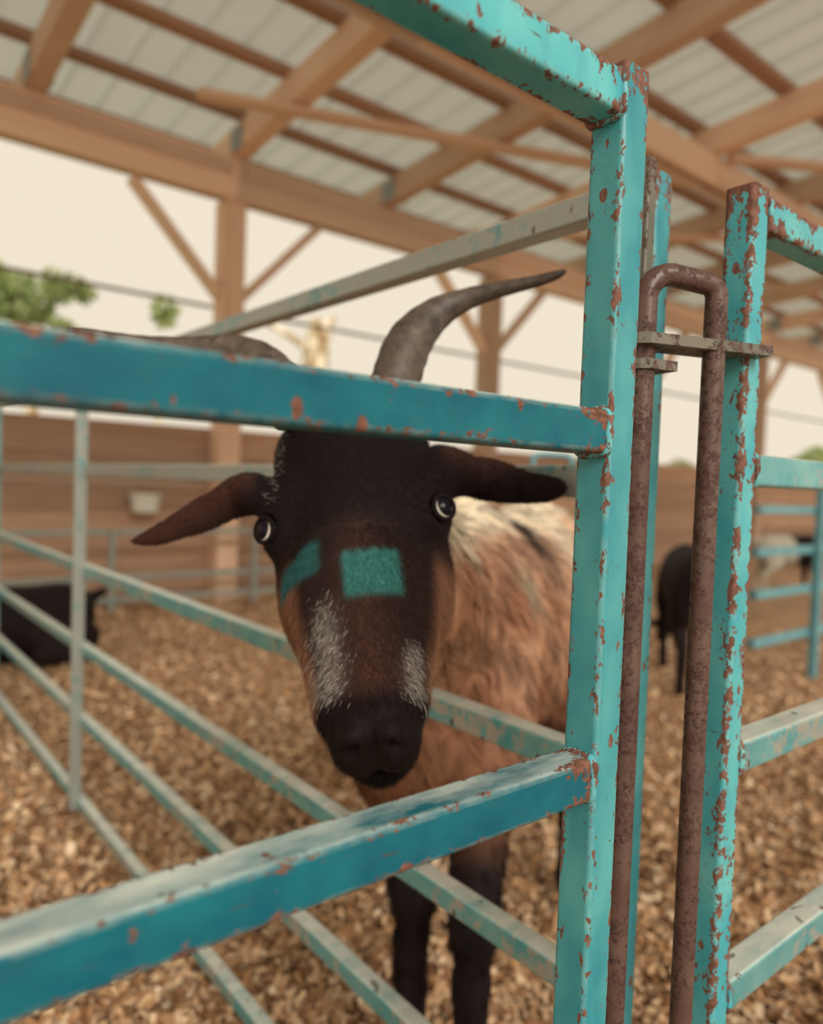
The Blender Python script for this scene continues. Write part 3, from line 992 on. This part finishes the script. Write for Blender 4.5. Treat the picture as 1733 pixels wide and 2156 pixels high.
# coat colours, by place on the animal
Lh = (V - HO) @ HM
lx, ly, lz = Lh.T
lz = np.where(lz < 0, lz / ZS, lz)
ishead = sstep(lz, -0.21, -0.19) * (1 - sstep(lz, 0.135, 0.15)) * sstep(ly, -0.15, -0.125) * (1 - sstep(np.abs(lx), 0.19, 0.2)) * (np.linalg.norm(Lh, axis=1) < 0.27)
tB = (V - CH) @ fw
sB = (V - CH) @ side
dzv = V[:, 2] - H
nz1 = vnoise(V, 22, 1)
nz2 = vnoise(V, 60, 2)
tan_ = np.array((0.66, 0.41, 0.27))
red = np.array((0.24, 0.105, 0.055))
drk = np.array((0.010, 0.006, 0.0065))
crm = np.array((0.88, 0.77, 0.60))
def blend(c, m, k):
    return c * (1 - m[:, None]) + np.asarray(k) * m[:, None]
c = np.tile(tan_, (len(V), 1))
c = blend(c, np.clip(0.45 + 0.55 * nz1, 0, 1), red * 1.5)
c = blend(c, sstep(-dzv, 0.20, 0.38), red)
c = blend(c, sstep(dzv + 0.02 * nz1, -0.075, -0.045), crm)                     # pale back line
pat = np.exp(-(((tB - 0.16) / 0.05) ** 2 + ((dzv + 0.06) / 0.05) ** 2)) * (sB < 0)
c = blend(c, np.clip(pat * 1.3, 0, 1), drk * 3)
c = blend(c, np.exp(-((tB - 0.36) / 0.09) ** 2) * sstep(dzv, -0.2, -0.08), crm)
pp = np.exp(-(((tB - 0.02) / 0.035) ** 4 + ((dzv + 0.125) / 0.03) ** 4)) * (sB < 0)
c = blend(c, 0.6 * pp, (0.42, 0.40, 0.30))
c = blend(c, sstep(-V[:, 2], -0.42, -0.34) * (dzv < -0.3), drk * 1.6)           # dark legs
ch = np.tile(drk * 1.35, (len(V), 1))
fr = sstep(-lz, 0.0, 0.06)
ch = blend(ch, fr * 0.8, (0.040, 0.018, 0.014))                                # brown nose bridge
edge_x = np.interp(-lz, [0.0, 0.05, 0.08, 0.115, 0.14], [0.056, 0.047, 0.041, 0.034, 0.034])
sidem = np.clip(sstep(np.abs(lx) + 0.003 * nz2 - 0.006 * (lx > 0), edge_x - 0.004, edge_x + 0.004) + sstep(-ly, 0.055, 0.07), 0, 1) * sstep(-lz, 0.018, 0.045)
ch = blend(ch, sidem, (0.27, 0.125, 0.068))                                      # tan cheeks
ch = blend(ch, sidem * np.clip(nz2, 0, 1) * 0.6, (0.42, 0.24, 0.14))
ch = blend(ch, np.exp(-((lx - 0.002) / 0.016) ** 2) * sstep(-lz, 0.0, 0.05) * 0.7, (0.085, 0.036, 0.027))
strl = np.exp(-((lx + 0.0245 + 0.002 * nz2) / 0.0095) ** 2) * sstep(-lz, 0.055, 0.085) * (1 - sstep(-lz, 0.118, 0.130)) * (ly > -0.055)
strr = np.exp(-((lx - 0.0315 + 0.002 * nz2) / 0.0055) ** 2) * sstep(-lz, 0.088, 0.105) * (1 - sstep(-lz, 0.125, 0.136)) * (ly > -0.055)
ch = blend(ch, np.clip(strl * 0.35, 0, 1), (0.36, 0.30, 0.27))
ch = blend(ch, np.clip(strr * 0.35, 0, 1), (0.34, 0.28, 0.25))
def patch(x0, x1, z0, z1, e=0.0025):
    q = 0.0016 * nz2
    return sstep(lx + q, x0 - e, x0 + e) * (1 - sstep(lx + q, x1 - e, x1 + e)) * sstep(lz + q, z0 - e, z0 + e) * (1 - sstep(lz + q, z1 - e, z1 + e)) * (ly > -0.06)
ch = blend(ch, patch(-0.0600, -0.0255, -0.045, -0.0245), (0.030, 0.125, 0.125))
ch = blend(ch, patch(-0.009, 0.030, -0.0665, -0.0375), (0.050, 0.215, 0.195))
ch = blend(ch, sstep(-lz, 0.118, 0.132), (0.008, 0.004, 0.004))                # black muzzle
ears = sstep(np.abs(lx), 0.068, 0.078) * (lz > -0.03)
ch = blend(ch, ears, (0.014, 0.006, 0.006))
ch = blend(ch, ears * sstep(lz - 0.12 * (np.abs(lx) - 0.07) * np.where(lx > 0, -1.0, -2.6) * 1.0, 0.02, 0.045) * 0.9, (0.075, 0.030, 0.022))
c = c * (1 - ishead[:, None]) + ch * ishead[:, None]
hoof = V[:, 2] < 0.045
c[hoof] = (0.02, 0.018, 0.016)
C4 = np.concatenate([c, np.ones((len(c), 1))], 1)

goat = empty('goat', (CH[0], CH[1], 0.0), label='brown horned goat with a dark face looking through the turquoise panel', cat='goat')
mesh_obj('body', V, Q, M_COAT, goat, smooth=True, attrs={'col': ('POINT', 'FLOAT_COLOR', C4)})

# eyes: pale rim, dark glossy centre
def eye_mat():
    m, nt, nd, lk, b = new_mat('goat_eye')
    a = N(nd, 'ShaderNodeAttribute', attribute_name='col')
    lk.new(a.outputs['Color'], b.inputs['Base Color'])
    b.inputs['Roughness'].default_value = 0.12
    b.inputs['Specular IOR Level'].default_value = 0.2
    return m
M_EYE = eye_mat()
for s in (-1, 1):
    ce = hd(*EYE[s])
    axis = HM @ (np.array((s * 0.69, 0.70, -0.11)) / np.linalg.norm((0.69, 0.70, 0.11)))
    lax = HM @ (np.array((s * 0.58, 0.77, -0.26)) / np.linalg.norm((0.58, 0.77, 0.26)))
    l1 = np.cross(lax, (0, 0, 1.0))
    l1 /= np.linalg.norm(l1)
    l2 = np.cross(lax, l1)
    o1 = np.cross(axis, (0, 0, 1.0))
    o1 /= np.linalg.norm(o1)
    o2 = np.cross(axis, o1)
    EV, EC, EF = [], [], []
    nr, ns = 44, 56
    for i in range(nr + 1):
        t = math.pi * i / nr
        for k in range(ns):
            g = 2 * math.pi * k / ns
            bulge = 1.0 + 0.06 * math.exp(-(t / 0.6) ** 2)
            EV.append(ce + 0.0116 * bulge * (axis * math.cos(t) + math.sin(t) * (o1 * math.cos(g) + o2 * math.sin(g))))
            vd = axis * math.cos(t) + math.sin(t) * (o1 * math.cos(g) + o2 * math.sin(g))
            EC.append((0.72, 0.66, 0.56, 1) if t >= 0.80 and vd @ lax > math.cos(0.95) else (0.006, 0.005, 0.008, 1))
    for i in range(nr):
        for k in range(ns):
            EF.append((i * ns + k, i * ns + (k + 1) % ns, (i + 1) * ns + (k + 1) % ns, (i + 1) * ns + k))
    mesh_obj('eye', EV, EF, M_EYE, goat, smooth=True, attrs={'col': ('POINT', 'FLOAT_COLOR', EC)}, label='dark eye with a pale rim')
    lid = [ce + 0.0122 * (lax * math.cos(0.90) + math.sin(0.90) * (l1 * math.cos(g) + l2 * math.sin(g))) for g in np.linspace(0, 2 * math.pi, 40)]
    LV, LF = tube(lid, 0.0019, 8)
    mesh_obj('eyelid', LV, LF, M_COAT, goat, smooth=True, attrs={'col': ('POINT', 'FLOAT_COLOR', [(0.010, 0.006, 0.006, 1)] * len(LV))})

# horns
def horn_mat():
    m, nt, nd, lk, b = new_mat('horn')
    a = N(nd, 'ShaderNodeAttribute', attribute_name='along')
    co = coords(nd, lk)
    g = noise(nd, lk, co, 55.0, 5.0, 0.65, 0.6)
    col = mix(nd, lk, ramp_fac(nd, lk, g, 0.35, 0.68), (0.035, 0.025, 0.021), (0.125, 0.092, 0.068))
    g2 = noise(nd, lk, co, 260.0, 3.0, 0.6, 0.3)
    col = mix(nd, lk, math_n(nd, lk, 'MULTIPLY', ramp_fac(nd, lk, g2, 0.58, 0.75), 0.35), col, (0.28, 0.23, 0.18))
    col = mix(nd, lk, ramp_fac(nd, lk, a.outputs['Fac'], 0.72, 0.98), col, (0.035, 0.02, 0.015))
    lk.new(col, b.inputs['Base Color'])
    b.inputs['Roughness'].default_value = 0.55
    bp = N(nd, 'ShaderNodeBump', i_Strength=0.5, i_Distance=0.002)
    lk.new(g, bp.inputs['Height'])
    lk.new(bp.outputs[0], b.inputs['Normal'])
    return m
M_HORN = horn_mat()
def horn(rows):
    """rows: pixel x, y, depth, pixel width"""
    R_ = spline(rows, 60)
    pts = [at(x, y, d) for x, y, d, w_ in R_]
    rad = [max(0.0012, 0.5 * w_ * d / FPX) * (1 + 0.018 * math.sin(i * 1.9)) for i, (x, y, d, w_) in enumerate(R_)]
    V_, F_ = tube(pts, rad, 20, 0.012)
    al = np.repeat(np.linspace(0, 1, 60), 20)
    mesh_obj('horn', V_, F_, M_HORN, goat, smooth=True, attrs={'along': ('POINT', 'FLOAT', al)})
horn([(812, 885, 0.612, 100), (820, 855, 0.614, 108), (836, 792, 0.618, 104), (862, 722, 0.632, 98), (915, 664, 0.645, 72), (985, 629, 0.645, 46), (1060, 608, 0.636, 33), (1130, 592, 0.625, 25), (1172, 579, 0.618, 19), (1192, 570, 0.615, 7)])
horn([(628, 885, 0.612, 100), (616, 855, 0.614, 108), (590, 812, 0.618, 104), (545, 768, 0.630, 98), (480, 745, 0.640, 80), (400, 737, 0.640, 58), (310, 728, 0.636, 42), (230, 714, 0.630, 32), (180, 703, 0.624, 25), (140, 695, 0.620, 12)])

# fur
is_e = (np.linalg.norm(Lh, axis=1) < 0.24) & (ishead > 0.5)
front = ((V - CAM) * Nv).sum(1) < 0.03 * 1
wt = np.where(is_e, 1.0, 0.0) * np.where(((V - HO) @ CF) < 0.12, 1, 0.2)
muz = sstep(-lz, 0.128, 0.140) * (ly > -0.055)
eyed = np.minimum(np.linalg.norm(Lh - EYE[-1], axis=1), np.linalg.norm(Lh - EYE[1], axis=1))
wt = wt * (1 - 0.9 * muz) * sstep(eyed, 0.0125, 0.017)
lh = np.full(len(V), 0.0052)
lh = lh + 0.004 * sidem + 0.0005 * np.clip(strl + strr, 0, 1)
lh = np.where(ears > 0.5, 0.0042, lh)
flowh = (HM @ np.array([0, 0, 1.0]))[None] * np.where(lz > -0.02, 0.8, -0.55)[:, None] + (HM @ np.array([1.0, 0, 0]))[None] * np.clip(lx / 0.04, -1, 1)[:, None] * 0.9 + np.array([0, 0, -0.35])[None]
flowh = np.where((ears > 0.5)[:, None], (HM @ np.array([1.0, 0, 0]))[None] * np.sign(lx)[:, None], flowh)
fur('face_fur', goat, V, Q, Nv, C4, wt, lh, flowh, 120000, 0.00013, 0.6, 3, 'short fur on the head', salt=np.clip(0.55 * strl + 0.5 * strr + 0.12 * sstep(-lx, 0.046, 0.058) * (lz > 0.012) * (1 - sstep(np.abs(lx), 0.06, 0.066)), 0, 1) * (lz > -0.135))
wb = np.where(is_e, 0.0, 1.0) * (V[:, 2] > 0.10)
lb = 0.016 + 0.016 * sstep(V[:, 2], 0.35, 0.55)
flowb = np.array([0, 0, -1.0])[None] + fw[None] * (0.55 + 0.35 * nz1)[:, None]
fur('coat_fur', goat, V, Q, Nv, C4, wb, lb, flowb, 90000, 0.00030, 0.35, 4, 'longer coat on neck, body and legs', clump=18)

# ---- the other animals, further off ----------------------------------------
def small_goat(name, base, yaw, lying, mat_cols, scale, label, graze=False):
    F_ = Field(np.arange(-0.6, 0.75, 0.016), np.arange(-0.32, 0.33, 0.016), np.arange(-0.04, 1.0, 0.016))
    zc = 0.17 if lying else 0.47
    F_.ell((0.12, 0, zc), (0.20, 0.12, 0.16), None, 0.05)
    F_.ell((-0.08, 0, zc - 0.01), (0.26, 0.14, 0.16), None, 0.05)
    F_.ell((-0.26, 0, zc), (0.16, 0.12, 0.15), None, 0.05)
    hz = zc - 0.30 if graze else zc + 0.29       # head height
    F_.cone((0.24, 0, zc + 0.04), 0.09, (0.42, 0.03, hz - 0.02 + (0.06 if graze else 0)), 0.055, 0.05)
    F_.ell((0.46, 0.035, hz), (0.085, 0.05, 0.055), None, 0.03)
    F_.cone((0.48, 0.035, hz - 0.01), 0.042, (0.58, 0.04, hz - 0.09), 0.03, 0.02)
    for s in (-1, 1):
        F_.ell((0.43, 0.035 + s * 0.085, hz + 0.01), (0.03, 0.06, 0.015), None, 0.01)
        F_.cone((0.43, 0.035 + s * 0.03, hz + 0.04), 0.018, (0.37, 0.035 + s * 0.06, hz + 0.15), 0.008, 0.01)
        if lying:
            F_.cone((0.18, s * 0.10, 0.10), 0.05, (0.36, s * 0.11, 0.035), 0.03, 0.03)
            F_.cone((0.36, s * 0.11, 0.035), 0.03, (0.22, s * 0.13, 0.03), 0.024, 0.02)
            F_.ell((-0.24, s * 0.14, 0.10), (0.14, 0.06, 0.10), None, 0.03)
            F_.cone((-0.12, s * 0.17, 0.05), 0.04, (-0.30, s * 0.19, 0.03), 0.026, 0.02)
        else:
            F_.ell((0.17, s * 0.09, 0.40), (0.06, 0.045, 0.11), None, 0.03)
            F_.cone((0.17, s * 0.085, 0.34), 0.045, (0.18, s * 0.085, 0.20), 0.026, 0.03)
            F_.cone((0.18, s * 0.085, 0.20), 0.023, (0.18, s * 0.085, 0.015), 0.022, 0.012)
            F_.ell((-0.27, s * 0.085, 0.40), (0.10, 0.05, 0.13), None, 0.03)
            F_.cone((-0.22, s * 0.09, 0.32), 0.05, (-0.36, s * 0.085, 0.21), 0.026, 0.03)
            F_.cone((-0.36, s * 0.085, 0.21), 0.023, (-0.34, s * 0.085, 0.015), 0.022, 0.012)
    F_.cone((-0.40, 0, zc + 0.07), 0.03, (-0.47, 0, zc + 0.10), 0.018, 0.03)
    V_, Q_ = F_.mesh()
    m = mat_cols(V_)
    V_ = V_ * scale
    cy_, sy_ = math.cos(yaw), math.sin(yaw)
    W_ = np.stack([V_[:, 0] * cy_ - V_[:, 1] * sy_, V_[:, 0] * sy_ + V_[:, 1] * cy_, V_[:, 2]], -1) + np.array(base)
    return mesh_obj(name, W_, Q_, M_COAT, None, smooth=True, loc=tuple(base), label=label, cat='goat',
                    attrs={'col': ('POINT', 'FLOAT_COLOR', np.concatenate([m, np.ones((len(m), 1))], 1))})
black = lambda P: np.tile((0.013, 0.008, 0.008), (len(P), 1))
def pied(P):
    m = sstep(P[:, 0] + 0.05 * vnoise(P, 8, 5), -0.05, 0.0)
    return np.array((0.5, 0.46, 0.38))[None] * (1 - m[:, None]) + np.array((0.014, 0.01, 0.01))[None] * m[:, None]
b1 = at(1445, 1420, 3.25)
small_goat('standing_goat', (b1[0], b1[1], 0.0), math.radians(40), False, black, 0.92, 'black goat grazing in the distance, seen between the rusty pin legs', graze=True)
b2 = at(-15, 1400, 3.05)
small_goat('lying_goat', (b2[0], b2[1], 0.0), math.radians(190), True, black, 1.0, 'black goat lying on the shavings at the left edge')
b3 = at(1668, 1235, 6.2)
small_goat('pied_goat', (b3[0], b3[1], 0.0), math.radians(-35), False, pied, 0.8, 'small black and white goat behind the far turquoise panel')

# ------------------------------------------------------------------ far panels and clutter
def far_panel(label, x0, x1, y, hts_, posts, mat, t=0.026, axis=0):
    p = empty('far_panel', (x0, y, 0.0), label=label, cat='pen panel', group=None)
    for z in hts_:
        bar_obj('rail', (x0, y, z), (x1, y, z), t, t, mat, p, step=0.4)
    for x in posts:
        bar_obj('post', (x, y - t, 0.0), (x, y - t, max(hts_) + t / 2), t, t, mat, p, up=(0, 1, 0), step=0.3)
    return p
q = at(1705, 1200, 3.35)
far_panel('faded turquoise pen panel in the distance at the right edge', q[0] - 0.52, q[0] + 2.4, q[1], [H + 0.085, H - 0.05, H - 0.225, H - 0.40, H - 0.60], [q[0], q[0] + 1.2, q[0] + 2.4], M_FAR, 0.034)
far_panel('grey pipe panel standing along the plank wall at the left', 0.55, 3.1, 4.42, [H - 0.335, H - 0.60, H - 0.83 + 0.1], [0.55, 1.35, 2.25, 3.1], M_ZINC, 0.032)
# panel standing behind the goat with the loop of its own pin above the top rail
q = at(1122, 975, 1.75)
fpz = q[2] - 0.005
pn = far_panel('turquoise pen panel hidden behind the goat, only its loop handle showing', q[0] - 0.02, q[0] + 0.22, q[1] + 0.03, [fpz - 0.06, fpz - 0.25, fpz - 0.45], [q[0], q[0] + 0.2], M_FAR, 0.024)
e2 = at(1205, 958, 1.75)
L_ = np.linalg.norm((e2 - q)[:2])
dv = np.append((e2 - q)[:2] / L_, 0)
pth = [q + (0, 0, -0.08), q + (0, 0, 0.0), q + dv * 0.004 + (0, 0, 0.014), q + dv * 0.014 + (0, 0, 0.020), q + dv * (L_ - 0.014) + (0, 0, 0.020), q + dv * (L_ - 0.004) + (0, 0, 0.014), q + dv * L_ + (0, 0, 0.0), q + dv * L_ + (0, 0, -0.08)]
V, Fc = tube(spline(pth, 40), 0.0065, 8)
mesh_obj('loop_handle', V, Fc, M_FAR, pn, smooth=True, attrs={'edge': ('POINT', 'FLOAT', [0.0] * len(V)), 'joint': ('POINT', 'FLOAT', [0.0] * len(V))})

def bucket(name, base, r0, r1, h_, mat, label, cat):
    e = empty(name, tuple(base), label=label, cat=cat)
    prof = [(0.0, 0.0), (r0, 0.0), (r0 + (r1 - r0) * 0.9, h_ * 0.9), (r1 + 0.006, h_ * 0.92), (r1 + 0.006, h_), (r1 - 0.004, h_), (r0 - 0.004, 0.006), (0.0, 0.006)]
    s_ = 24
    V_ = [(base[0] + a * math.cos(2 * math.pi * k / s_), base[1] + a * math.sin(2 * math.pi * k / s_), base[2] + b) for a, b in prof for k in range(s_)]
    F_ = [(i * s_ + k, i * s_ + (k + 1) % s_, (i + 1) * s_ + (k + 1) % s_, (i + 1) * s_ + k) for i in range(len(prof) - 1) for k in range(s_)]
    mesh_obj('pail', V_, F_, mat, e, smooth=True, sharp=40)
    pts = [np.array(base) + (r1 * math.cos(g), 0, h_ - 0.01 + 0.75 * r1 * math.sin(g)) for g in np.linspace(0, math.pi, 16)]
    V_, F_ = tube(pts, 0.003, 6)
    mesh_obj('bail', V_, F_, M_PIPE, e, smooth=True)
    return e
M_WHITE = plain('white_plastic', (0.78, 0.75, 0.66), 0.5)
M_RED = plain('red_plastic', (0.75, 0.10, 0.04), 0.5)
def hung(px_, py_, r1):
    """spot in front of the planks where a pail of rim radius r1 hangs, seen near that pixel"""
    yv = YW + 0.079 - r1 - 0.012
    k = (yv - CAM[1]) / (at(px_, py_, 1.0) - CAM)[1]
    return at(px_, py_, k)
for nm_, c_, r1, mt, lb_ in (('white_bucket', hung(305, 1078, 0.095), 0.095, M_WHITE, 'white pail hung on the plank wall at the left'),
                             ('red_bucket', hung(560, 1012, 0.07), 0.07, M_RED, 'red pail hung on the plank wall beside the goat head')):
    e = bucket(nm_, c_, r1 * 0.82, r1, r1 * 1.2, mt, lb_, 'pail')
    V, Fc = box((c_[0] - 0.008, c_[1] + r1 * 0.55, c_[2] + r1 * 1.80), (c_[0] + 0.008, YW + 0.088, c_[2] + r1 * 1.88))
    mesh_obj('hook', V, Fc, M_PIPE, e)

# ------------------------------------------------------------------ trees outside
def leaves(parent, blobs, n, size, cols, seed):
    r_ = np.random.default_rng(seed)
    bl = np.array(blobs)
    k = r_.choice(len(bl), n, p=bl[:, 3] ** 2 / (bl[:, 3] ** 2).sum())
    d = r_.normal(0, 1, (n, 3))
    d /= np.linalg.norm(d, axis=1)[:, None]
    P = bl[k, :3] + d * (bl[k, 3] * r_.random(n) ** 0.45)[:, None]
    a = r_.normal(0, 1, (n, 3))
    a /= np.linalg.norm(a, axis=1)[:, None]
    b = np.cross(a, r_.normal(0, 1, (n, 3)))
    b /= np.linalg.norm(b, axis=1)[:, None]
    s = size * r_.uniform(0.6, 1.3, n)[:, None]
    V_ = np.stack([P - a * s, P + b * s * 0.5, P + a * s, P - b * s * 0.5], 1).reshape(-1, 3)
    i0 = (np.arange(n) * 4)[:, None]
    cc_ = np.array(cols)[r_.choice(len(cols), n)] * r_.uniform(0.8, 1.2, n)[:, None]
    cc_ = np.concatenate([np.repeat(cc_, 4, 0), np.ones((n * 4, 1))], 1)
    mesh_obj('foliage', V_, i0 + np.array([[0, 1, 2, 3]]), M_LEAF, parent, kind='stuff', attrs={'col': ('POINT', 'FLOAT_COLOR', cc_)})
M_BARK = None
def bark():
    m, nt, nd, lk, b = new_mat('mottled_bark')
    co = coords(nd, lk, (1, 1, 0.5))
    g = noise(nd, lk, co, 9.0, 4.0, 0.6)
    r = ramp(nd, [(0.42, (0.30, 0.20, 0.10)), (0.5, (0.55, 0.42, 0.25)), (0.56, (0.80, 0.72, 0.55))])
    lk.new(g, r.inputs[0])
    lk.new(r.outputs[0], b.inputs['Base Color'])
    b.inputs['Roughness'].default_value = 0.85
    return m
M_BARK = bark()
GREENS = [(0.46, 0.54, 0.24), (0.58, 0.64, 0.33), (0.36, 0.44, 0.18)]
def tree(name, base, h_, r_, blobs, nleaf, label, cols=GREENS, limbs=()):
    e = empty(name, tuple(base), label=label, cat='tree')
    base = np.array(base, float)
    pts = spline([base, base + (0.05, 0, h_ * 0.35), base + (-0.04, 0.03, h_ * 0.7), base + (0.03, 0, h_)], 14)
    V_, F_ = tube(pts, np.linspace(r_ * 1.15, r_ * 0.6, 14), 14, 0.1)
    mesh_obj('trunk', V_, F_, M_BARK, e, smooth=True)
    for z0, tip, lr in limbs:
        p0 = base + (0, 0, z0)
        V_, F_ = tube(spline([p0, p0 * 0.6 + (base + tip) * 0.4 + (0, 0, 0.05), base + tip], 10), np.linspace(lr, lr * 0.5, 10), 10, 0.1)
        mesh_obj('limb', V_, F_, M_BARK, e, smooth=True)
    if nleaf:
        leaves(e, [tuple(base + np.array(b[:3])) + (b[3],) for b in blobs], nleaf, 0.09, cols, int(h_ * 100))
    return e
t1 = at(668, 800, 9.5)
ttop = at(668, 676, 9.5)[2]
tree('pollard_trunk', (t1[0], t1[1], -0.05), ttop + 0.05, 0.24, [], 0, 'cut-back trunk with mottled pale bark standing outside between the goat horns',
     limbs=((ttop - 0.45, np.array(at(555, 676, 9.5)) - (t1[0], t1[1], -0.05), 0.06), (ttop - 0.25, np.array(at(706, 668, 9.5)) - (t1[0], t1[1], -0.05), 0.07)))
t2 = at(70, 700, 10.0)
zz = lambda px_, py_, d_: tuple(np.array(at(px_, py_, d_)) - (t2[0], t2[1], -0.05))
tree('leafy_tree', (t2[0], t2[1], -0.05), 3.0, 0.10, [zz(15, 625, 10) + (0.40,), zz(120, 608, 10) + (0.24,), zz(70, 665, 10) + (0.26,), zz(175, 610, 10.2) + (0.18,), zz(-40, 600, 10) + (0.4,), zz(130, 690, 10) + (0.16,)], 1700, 'green leafy tree outside at the left edge under the pipe rail')
t3 = at(345, 700, 12.0)
tree('sapling', (t3[0], t3[1], -0.05), 2.6, 0.05, [tuple(np.array(at(345, 655, 12)) - (t3[0], t3[1], -0.05)) + (0.26,)], 130, 'slender sapling with few leaves outside left of the first post')
t4 = at(1700, 1010, 17.0)
tree('round_bush', (t4[0], t4[1], -0.05), 1.4, 0.08, [(0, 0, 1.35, 0.55), (0.7, 0, 1.5, 0.6), (-0.5, 0, 1.1, 0.4), (1.5, 0.2, 1.5, 0.6)], 2600, 'round green bush outside beyond the wall at the right edge')
t5 = at(1430, 1000, 16.0)
tree('low_bush', (t5[0], t5[1], -0.05), 1.0, 0.06, [(0, 0, 1.15, 0.45), (0.5, 0.2, 1.1, 0.4), (-0.5, 0, 1.05, 0.4)], 1600, 'low pale green bush outside seen past the rusty pin', cols=[(0.45, 0.45, 0.2), (0.5, 0.5, 0.28)])
